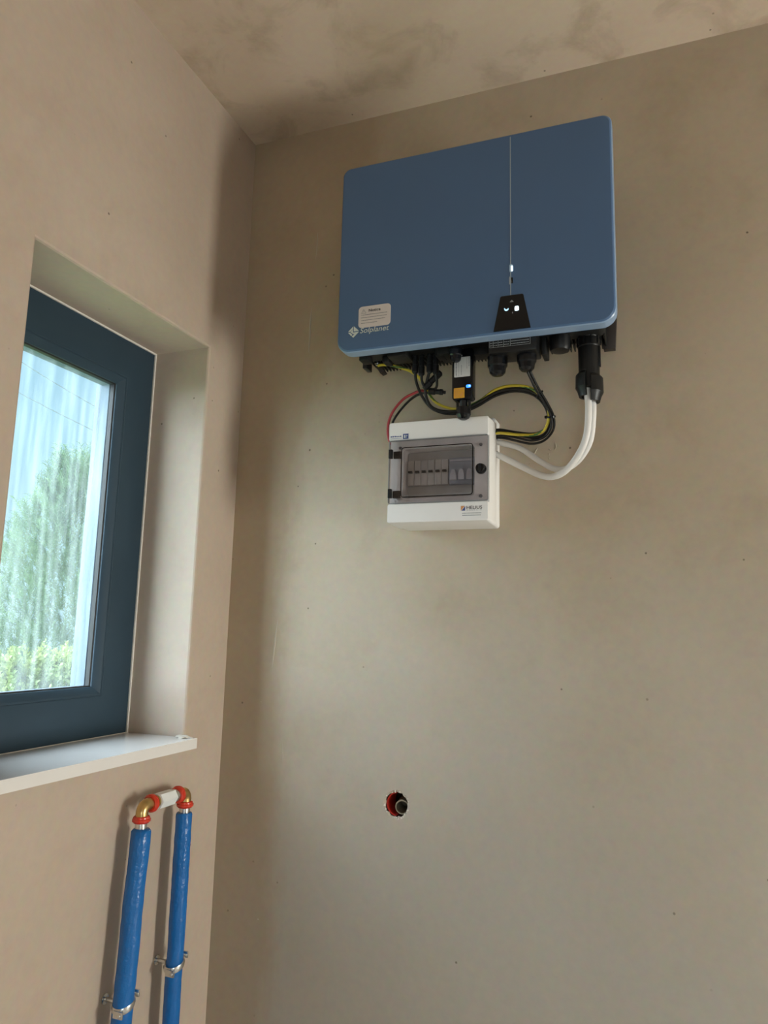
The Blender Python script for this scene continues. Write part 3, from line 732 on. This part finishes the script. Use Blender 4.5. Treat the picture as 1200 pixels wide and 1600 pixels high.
cl_ = MB().loft([rr(.5738, .5958, 1.9055 + .002, 1.9285, .0008, -.1312, 2), rr(.5738, .5958, 1.9055 + .002, 1.9285, .0008, -.1318, 2)]).build('caution_label', 'caution', dg_)
pr_ = MB()
for z, x1_ in ((1.9245, .592), (1.9205, .585), (1.9175, .584), (1.9145, .586), (1.9115, .583)):
    x = .5760
    while x < x1_:
        w_ = g.uniform(.001, .003); pr_.quad([(x, -.1320, z), (x + w_, -.1320, z), (x + w_, -.1320, z + .0009), (x, -.1320, z + .0009)]); x += w_ + .0007
pr_.quad([(.5870, -.1320, 1.9115), (.5885, -.1320, 1.9105), (.5930, -.1320, 1.9185), (.5918, -.1320, 1.9195)])
pr_.build('small_print', 'orange_print', cl_)
MB().loft([rr(.5990, .6085, 1.9275, 1.9335, .0022, -.1312, 4), rr(.5990, .6085, 1.9275, 1.9335, .0022, -.1322, 4)]).build('indicator_light', 'led_blue', dg_)
MB().loft([rr(.6040, .6078, 1.9290, 1.9322, .0012, -.1320, 4), rr(.6040, .6078, 1.9290, 1.9322, .0012, -.1326, 4)]).build('indicator_light', 'led_icon', dg_)

# ------------------------------------------------------------------ ac connector and white cables
ac = thing('ac_connector', 'thick black round connector gripping two white cables', 'connector', (.832, -.100, 1.895))
cc = lathe('coupling_ring', (.832, -.100, 2.034), (0, 0, -1), [(0, .0215), (.020, .0215), (.022, .0208), (.026, .0215), (.038, .0212), (.040, .0200)], 'black', ac, 20, 0, 18)
for k in range(10):
    a_ = 2 * math.pi * k / 10
    px_, py_ = .832 + .0216 * math.cos(a_), -.100 + .0216 * math.sin(a_)
    MB().box(px_ - .0011, px_ + .0011, py_ - .0011, py_ + .0011, 1.998, 2.018).build('grip_rib', 'black', cc)
lathe('housing', (.832, -.100, 1.996), (0, 0, -1), [(0, .0200), (.070, .0196), (.082, .0190), (.084, .012)], 'black', ac, 24)
MB().box(.8470, .8540, -.108, -.096, 1.955, 1.995).build('release_clip', 'black', ac, bevel=.0012)
# split strain relief: two flaring jaws around the cables
for (sx, zt, zb, nm) in ((-1, 1.945, 1.897, 'clamp_jaw'), (1, 1.938, 1.886, 'clamp_jaw')):
    jaw = MB(); cs = []
    for z, ro, ri in ((zt, .0205, .0185), (zt - .006, .0255, .0200), (zb + .018, .0262, .0200), (zb + .010, .0222, .0165), (zb, .0195, .0150)):
        lpq = []
        for i in range(9):
            t_ = R(-78 + 156 * i / 8); lpq.append((.832 + sx * ro * math.cos(t_), -.100 + ro * math.sin(t_), z))
        for i in reversed(range(9)):
            t_ = R(-78 + 156 * i / 8); lpq.append((.832 + sx * ri * math.cos(t_), -.100 + ri * math.sin(t_), z))
        cs.append(lpq)
    jaw.loft(cs); jaw.build(nm, 'black', ac, True, 25)
white_a = [(0.8285, -0.106, 1.9250), (0.8285, -0.106, 1.905), (0.83, -0.104, 1.8723), (0.8247, -0.094, 1.8253), (0.8088, -0.084, 1.7911), (0.7832, -0.073, 1.7634), (0.7574, -0.063, 1.7541), (0.7319, -0.057, 1.759), (0.6932, -0.05, 1.7803), (0.6533, -0.045, 1.8036), (0.6385, -0.044, 1.811)]
white_b = [(0.8375, -0.092, 1.9250), (0.8375, -0.092, 1.900), (0.8367, -0.087, 1.8635), (0.829, -0.077, 1.8162), (0.8071, -0.065, 1.7846), (0.7815, -0.054, 1.7705), (0.7555, -0.045, 1.774), (0.728, -0.042, 1.7912), (0.6876, -0.038, 1.8213), (0.6523, -0.036, 1.8344), (0.6385, -0.036, 1.8385)]
wg = 'white cables between the connector and the box'
tag(tube('power_cable', white_a, .0066, 'wire_white', None, 8, 14), 'front white cable, lower where it enters the white box', 'cable', wg)
tag(tube('power_cable', white_b, .0060, 'wire_white', None, 8, 14), 'rear white cable, upper where it enters the white box', 'cable', wg)

# ------------------------------------------------------------------ distribution box
bx = thing('distribution_box', 'white distribution box with smoked clear door below the inverter', 'fuse box', (.535, 0, 1.655))
MB().loft([rr(.434, .638, 1.663, 1.890, .006, -.0005), rr(.434, .638, 1.663, 1.890, .006, -.036), rr(.436, .636, 1.666, 1.886, .006, -.040)]).build('base', 'box_white', bx, True, 30)
cv = MB()
cv.loft([rr(.431, .640, 1.662, 1.879, .005, -.040), rr(.4295, .6415, 1.6615, 1.8775, .006, -.052), rr(.430, .6405, 1.6635, 1.8745, .006, -.092), rr(.4315, .639, 1.665, 1.873, .006, -.100),
         rr(.4600, .6090, 1.7160, 1.8180, .006, -.100), rr(.4620, .6070, 1.7180, 1.8160, .005, -.074)])
for z0, z1 in ((1.8355, 1.8735), (1.6645, 1.7030)):
    cv.loft([rr(.4305, .6395, z0, z1, .004, -.098), rr(.4305, .6395, z0, z1, .004, -.1095), rr(.4315, .6385, z0 + .001, z1 - .001, .0035, -.111)])
cvr = cv.build('cover', 'box_white', bx, True, 30)
# breakers behind the door
MB().box(.4630, .6060, -.0745, -.0765, 1.7190, 1.8150).build('inner_plate', 'breaker', bx)
mod = MB(); mod.box(.4650, .4788, -.076, -.088, 1.744, 1.796); 
mod = mod.build('circuit_breaker', 'breaker', bx, bevel=.0006)
tog = MB().box(.4682, .4758, -.088, -.0945, 1.7695, 1.7735).build('toggle', 'black', mod)
for i in range(1, 6):
    c2 = mod.copy(); COL.objects.link(c2); c2.location = mod.location + Vector((.0145 * i, 0, 0)); WORG[c2.name] = WORG[mod.name] + Vector((.0145 * i, 0, 0))
    adopt(c2, bx)
    t2 = tog.copy(); COL.objects.link(t2); WORG[t2.name] = WORG[tog.name] + Vector((.0145 * i, 0, 0)); t2.location = WORG[t2.name]
    adopt(t2, c2)
big = MB().box(.5535, .6055, -.076, -.088, 1.743, 1.798).build('isolator_switch', 'breaker_blue', bx, bevel=.0006)
MB().box(.5545, .6045, -.088, -.0895, 1.7900, 1.7935).build('rail_cover', 'lever', big)
for i in range(3):
    x = .5640 + i * .0165
    lp_ = [(x + .0062 * math.cos(R(a_)), 1.7560 + max(0, .0165 * math.sin(R(a_)))) for a_ in range(0, 181, 15)] + [(x - .0062, 1.7510), (x + .0062, 1.7510)]
    MB().loft([[(p, -.088, q) for p, q in lp_], [(p, -.0965, q) for p, q in lp_]]).build('lever', 'lever', big, True)
# smoked door
door = MB().loft([rr(.4325, .6390, 1.7040, 1.8345, .003, -.1085, 3), rr(.4325, .6390, 1.7040, 1.8345, .003, -.1135, 3)]).build('door', 'smoke', bx)
def frame_line(name, x0, x1, z0, z1, r_, w_, y, m, par, d_=.0012):
    MB().loft([rr(x0, x1, z0, z1, r_, y), rr(x0, x1, z0, z1, r_, y - d_), rr(x0 + w_, x1 - w_, z0 + w_, z1 - w_, max(r_ - w_, .0005), y - d_), rr(x0 + w_, x1 - w_, z0 + w_, z1 - w_, max(r_ - w_, .0005), y)], wrap=True).build(name, m, par)
frame_line('window_seal', .4595, .6095, 1.7150, 1.8190, .0065, .0016, -.1136, 'black_gloss', door)
frame_line('window_seal', .4628, .6062, 1.7183, 1.8157, .0045, .0007, -.1136, 'grey_print', door, .0008)
frame_line('door_edge', .4322, .6393, 1.7037, 1.8348, .003, .0009, -.1084, 'grey_print', door, .0056)
for z in (1.7975, 1.7150):
    MB().box(.4322, .4400, -.1086, -.1165, z, z + .019).build('hinge', 'black', door, bevel=.0012)
    MB().box(.4400, .4560, -.1020, -.1080, z + .001, z + .016).build('hinge', 'black', door, bevel=.0010)
for x, z in ((.4530, 1.8215), (.6220, 1.8180), (.6220, 1.7145)):
    lathe('cover_screw', (x, -.0995, z), (0, -1, 0), [(0, .0034), (.003, .0034), (.003, .002), (.002, .0018)], 'grey_print', cvr, 14)
kn = lathe('latch_knob', (.6260, -.1136, 1.7655), (0, -1, 0), [(0, .0105), (.004, .0102), (.0045, .0092), (.0125, .0088), (.0140, .0076)], 'black_gloss', door, 20)
MB().loft([[(.6260 + dx * .0016 + sx_ * .0004, -.127 - dy, 1.7655 + dz_) for dx, dy, dz_, sx_ in ((-1, 0, -.0078, 0), (1, 0, -.0078, 0), (1, .0035, -.0078, 0), (-1, .0035, -.0078, 0))], [(.6260 + dx * .0016, -.127 - dy, 1.7655 + .0078) for dx, dy in ((-1, 0), (1, 0), (1, .0035), (-1, .0035))]]).build('grip', 'black', kn, bevel=.0004)
# stickers
FB = -.1113
sk = MB().loft([rr(.4325, .4750, 1.8365, 1.8495, .0006, -.1108, 2), rr(.4325, .4750, 1.8365, 1.8495, .0006, FB, 2)]).build('maker_sticker', 'box_white', bx)
pv = MB(); rect(.4615, .4735, 1.8375, 1.8485, pv, FB - .0002); pv.build('blue_square', 'blue_print', sk)
pv = MB(); g = random.Random(12)
for x in (.4345, .4385, .4430, .4470, .4510, .4550): rect(x, x + .0030, 1.8425, 1.8425 + g.uniform(.0020, .0034), pv, FB - .0002)
rect(.4345, .4590, 1.8392, 1.8399, pv, FB - .0002)
pv.build('faint_lettering', 'blue_print', sk)
pv = MB(); rect(.4640, .4665, 1.8395, 1.8460, pv, FB - .0004); rect(.4680, .4715, 1.8440, 1.8450, pv, FB - .0004); rect(.4680, .4690, 1.8395, 1.8460, pv, FB - .0004)
pv.build('square_mark', 'white_print', sk)
hs = MB().loft([rr(.5835, .6310, 1.6690, 1.6960, .0008, -.1108, 2), rr(.5835, .6310, 1.6690, 1.6960, .0008, FB, 2)]).build('installer_sticker', 'box_white', bx)
tag(hs, 'small white sticker reading HELIUS ENERGIA')
e1 = MB(); e1.quad([(.5850, FB - .0002, 1.6845), (.5850, FB - .0002, 1.6940), (.5930, FB - .0002, 1.6940)]); e1.build('emblem', 'orange_print', hs)
e1 = MB(); e1.quad([(.5860, FB - .0002, 1.6845), (.5937, FB - .0002, 1.6845), (.5937, FB - .0002, 1.6935)]); e1.build('emblem', 'blue_print', hs)
text('installer_name', 'HELIUS', .5965, .6275, 1.6873, .0062, FB - .0003, 'black_print', hs, bold=.012)
text('installer_subtitle', 'E N E R G I A', .5970, .6270, 1.6842, .0018, FB - .0003, 'grey_print', hs, bold=.01)
pv = MB(); g = random.Random(4)
for z, x1_ in ((1.6785, .6255), (1.6742, .6250)):
    x = .5880
    while x < x1_:
        w_ = g.uniform(.001, .003); rect(x, min(x + w_, x1_), z, z + .0016, pv, FB - .0003); x += w_ + .0007
pv.build('small_print', 'grey_print', hs)

# ------------------------------------------------------------------ insulated water pipes
PX = 0.042
pp = thing('insulated_pipe', 'pair of blue foam wrapped pipes joined by a bridge with red press rings', 'water pipe', (PX, -.25, 0.0))
def sleeve(y_top, y_bot, z_top, seed, rs):
    g_ = random.Random(seed); pts = []; n_ = 22
    for i in range(n_ + 1):
        t_ = i / n_; z = z_top * (1 - t_)
        wob = .0009 * math.sin(9.0 * t_ + seed) + g_.uniform(-.0006, .0006)
        pts.append((PX + wob * .5, y_top + (y_bot - y_top) * t_ + wob, z))
    path_ = [Vector(p) for p in spline(pts, 4)]
    rad = [rs + g_.uniform(-.0004, .0004) for _ in path_]
    lps = []
    for i, lp_ in enumerate(tube_loops(path_, .0168, 18)):
        c_ = path_[i]; k = rad[i] / .0168
        if i == 0: k = .86
        lps.append([c_ + (p - c_) * k for p in lp_])
    lps[1] = [Vector(p) + Vector((0, 0, path_[0].z - .004 - path_[1].z)) for p in lps[1]]
    MB().loft(lps).build('foam_sleeve', 'foam', pp, True, 50)
Y1, Y2, ZB = -.3185, -.1855, 1.1195
sleeve(Y1, Y1 - .046, 1.0800, 2, .0180); sleeve(Y2, Y2 - .010, 1.0810, 5, .0162)
for y in (Y1, Y2):
    lathe('pipe_end', (PX, y, 1.075), (0, 0, 1), [(0, .0105), (.028, .0105)], 'silver', pp, 18)
    s = 1 if y == Y1 else -1
    el = []
    for i in range(9):
        a_ = R(90 * i / 8)
        el.append(Vector((PX, y + s * (.012 - .012 * math.cos(a_)), ZB - .012 + .012 * math.sin(a_))))
    el = [Vector((PX, y, 1.0985))] + el + [Vector((PX, y + s * .027, ZB))]
    elb = MB().loft(tube_loops(el, .0112, 18)).build('elbow', 'brass', pp, True, 50)
    ringp = [(-.0060, .0110), (-.0060, .0138), (-.0045, .0150), (-.0030, .0166), (.0010, .0168), (.0025, .0152), (.0045, .0150), (.0060, .0132), (.0060, .0110)]
    lathe('press_ring', (PX, y, 1.0965), (0, 0, 1), ringp, 'redring', pp, 20)
    lathe('press_ring', (PX, y + s * .026, ZB), (0, s, 0), ringp, 'redring', pp, 20)
lathe('nipple', (PX, Y1 + .027, ZB), (0, 1, 0), [(0, .0098), (.010, .0098), (.010, .0112), (.014, .0112), (.014, .0085), (.080, .0085)], 'brass', pp, 18)
lathe('check_valve', (PX, Y1 + .041, ZB), (0, 1, 0), [(0, .0098), (.0015, .0150), (.047, .0150), (.050, .0120)], 'valve', pp, 6, R(0), 20)
lathe('nipple', (PX, Y2 - .046, ZB), (0, 1, 0), [(0, .0125), (.008, .0125), (.008, .0115), (.022, .0115)], 'silver', pp, 18)

def clip(y, z, label):
    t_ = thing('pipe_clip', label, 'pipe clip', (0, y, z), 'metal clips holding the blue pipes')
    band = MB(); lps = []
    for i in range(33):
        a_ = 2 * math.pi * i / 32
        c_, s_ = math.cos(a_), math.sin(a_)
        tilt = .0065 * s_                                # the band leans: higher at the far side
        rr_ = lambda q, dz: (PX + q * c_, y + q * s_, z + tilt + dz)
        lps.append([rr_(.0172, -.0055), rr_(.0190, -.0055), rr_(.0202, 0), rr_(.0190, .0055), rr_(.0172, .0055)])
    band.loft(lps[:-1], wrap=True); band.build('band', 'silver', t_, True, 50)
    for s, dz in ((-1, -.009), (1, .011)):
        MB().box(PX - .004, PX + .016, y + s * .0190, y + s * .0225, z + dz - .006, z + dz + .006).build('ear', 'silver', t_, bevel=.001)
        lathe('screw', (PX + .010, y + s * .0215, z + dz), (0, s, 0), [(0, .0042), (.002, .0042), (.0035, .0025)], 'silver', t_, 10)
    lathe('stud', (0, y, z), (1, 0, 0), [(0, .0090), (.002, .0090), (.003, .0040), (PX - .018, .0040)], 'silver', t_, 12)
clip(Y1 - .0125, .792, 'silver clip on the blue pipe nearer the camera')
clip(Y2 - .0025, .803, 'silver clip on the blue pipe nearer the corner')

# ------------------------------------------------------------------ what sits in the wall hole
con = thing('flexible_conduit', 'ribbed brown conduit ending inside the round wall hole', 'conduit', (HX + .006, .03, HZ))
pf = []
for i in range(12):
    pf += [(i * .004, .0125), (i * .004 + .002, .0145)]
tube_mb = MB().loft(lathe_loops((HX + .0085, .012, HZ - .0065), (-.12, 1, .10), pf, 22), False, True)
tube_mb.build('ribbed_tube', 'conduit', con, True, 30)
MB().loft(lathe_loops((HX + .0085, .0105, HZ - .0065), (-.12, 1, .10), [(0, .0145), (.0022, .0150), (.0022, .0125), (0, .0122)], 22), wrap=True).build('cut_rim', 'conduit_rim', con, True)
sl = MB(); ls = []
for i in range(15):
    t_ = R(95 + 170 * i / 14)
    ls.append([(HX + q * math.cos(t_), y, HZ + q * math.sin(t_)) for q, y in ((.0235, .004), (.0215, .004), (.0215, .055), (.0235, .055))])
sl.loft(ls); sl = sl.build('plastic_sleeve', 'red_sleeve', None, True)
tag(sl, 'red plastic sleeve on the left inside of the wall hole', 'sleeve')

# ------------------------------------------------------------------ outside the window
gr = MB().box(-22, -WT, -14, 22, -.30, -.20).build('ground', 'grass'); tag(gr, 'green ground outside the window', kind='structure')

def needles_tree(name, label, base, height, crown_r, n_shoots, seed, m, leaf=False, top_pts=(), zmin=.1):
    t_ = thing(name, label, 'tree' if not leaf else 'shrub', base)
    g_ = random.Random(seed); bx_, by_, bz_ = base
    MB().loft(tube_loops([Vector((bx_, by_, bz_)), Vector((bx_ + .03, by_, bz_ + height * .5)), Vector((bx_, by_ + .03, bz_ + height * .9))], lambda q: (.085 if not leaf else .03) * (1.05 - q), 10)).build('trunk', 'bark', t_, True)
    V, Fc = [], []
    def needle(p, d, ln, wd):
        sd = d.cross(Vector((g_.uniform(-1, 1), g_.uniform(-1, 1), g_.uniform(-1, 1)))).normalized() * wd
        b0 = len(V)
        if leaf:
            V.extend([p, p + d * ln * .5 + sd, p + d * ln, p + d * ln * .5 - sd]); Fc.append((b0, b0 + 1, b0 + 2, b0 + 3))
        else:
            V.extend([p - sd, p + sd, p + d * ln]); Fc.append((b0, b0 + 1, b0 + 2))
    shoots = [(Vector(q), Vector((g_.uniform(-.12, .12), g_.uniform(-.12, .12), 1)).normalized(), ln) for q, ln in top_pts]
    for _ in range(n_shoots):
        h_ = g_.random() ** .9
        rmax = crown_r * (1 - .62 * h_) * (0.82 + .18 * math.sin(7 * h_ + seed))
        a_ = g_.uniform(0, 2 * math.pi); q_ = rmax * math.sqrt(g_.uniform(.12, 1))
        p = Vector((bx_ + q_ * math.cos(a_), by_ + q_ * math.sin(a_), bz_ + zmin + h_ * (height - zmin)))
        d = (Vector((math.cos(a_), math.sin(a_), 0)) * g_.uniform(.1, .8) + Vector((g_.uniform(-.3, .3), g_.uniform(-.3, .3), 1))).normalized()
        shoots.append((p, d, g_.uniform(.14, .26)))
    for p, d, ln in shoots:
        nn = int((60 if not leaf else 40) * ln / .22)
        for k in range(nn):
            q = k / nn
            sp = Vector((g_.uniform(-1, 1), g_.uniform(-1, 1), g_.uniform(-1, 1)))
            sp = (sp - d * sp.dot(d)).normalized()
            nd = (d * g_.uniform(.35, .9) + sp * .75).normalized()
            if leaf: needle(p + d * ln * q, nd, g_.uniform(.022, .042), g_.uniform(.007, .011))
            else: needle(p + d * ln * q, nd, g_.uniform(.045, .075) * (1.1 - .3 * q), .0028)
    me = bpy.data.meshes.new('foliage'); me.from_pydata([tuple(v) for v in V], [], Fc); me.materials.append(M[m])
    o = link('foliage', me, t_); tag(o, kind='stuff')
    return t_
needles_tree('pine_tree', 'tall green pine with upright shoots outside the window', (-4.55, 4.55, -.2), 3.25, 1.75, 3800, 4, 'needles',
             top_pts=[((-4.70, 4.15, 2.86), .38), ((-4.50, 4.36, 2.90), .38), ((-4.62, 4.24, 2.78), .32), ((-4.76, 4.08, 2.72), .30), ((-4.84, 4.00, 2.55), .28), ((-4.90, 3.95, 2.40), .26), ((-4.58, 4.30, 2.70), .34), ((-4.55, 4.32, 2.72), .30)])
needles_tree('garden_shrub', 'yellow-green leafy shrub low outside the window', (-3.35, 2.75, -.2), 1.28, 0.95, 1500, 9, 'shrubleaf', True)
needles_tree('pine_tree', 'smaller pine further left outside the window', (-7.9, 3.2, -.2), 2.75, 1.4, 1300, 14, 'needles')

def overhead(a_, b_, label):
    a_, b_ = Vector(a_), Vector(b_); d_ = b_ - a_
    pts = [a_ + d_ * k + Vector((0, 0, .035 * (k - .5) ** 2)) for k in (-6, -4, -2, -1, 0, 1, 2, 4, 6)]
    tag(tube('overhead_cable', pts, .008, 'overhead', None, 3, 6), label, 'cable', 'overhead cables in the sky')
overhead((-9.23, 8.10, 5.73), (-8.48, 8.84, 5.23), 'upper overhead cable crossing the sky in the window')
overhead((-9.42, 7.90, 5.33), (-8.58, 8.75, 4.85), 'lower overhead cable crossing the sky in the window')
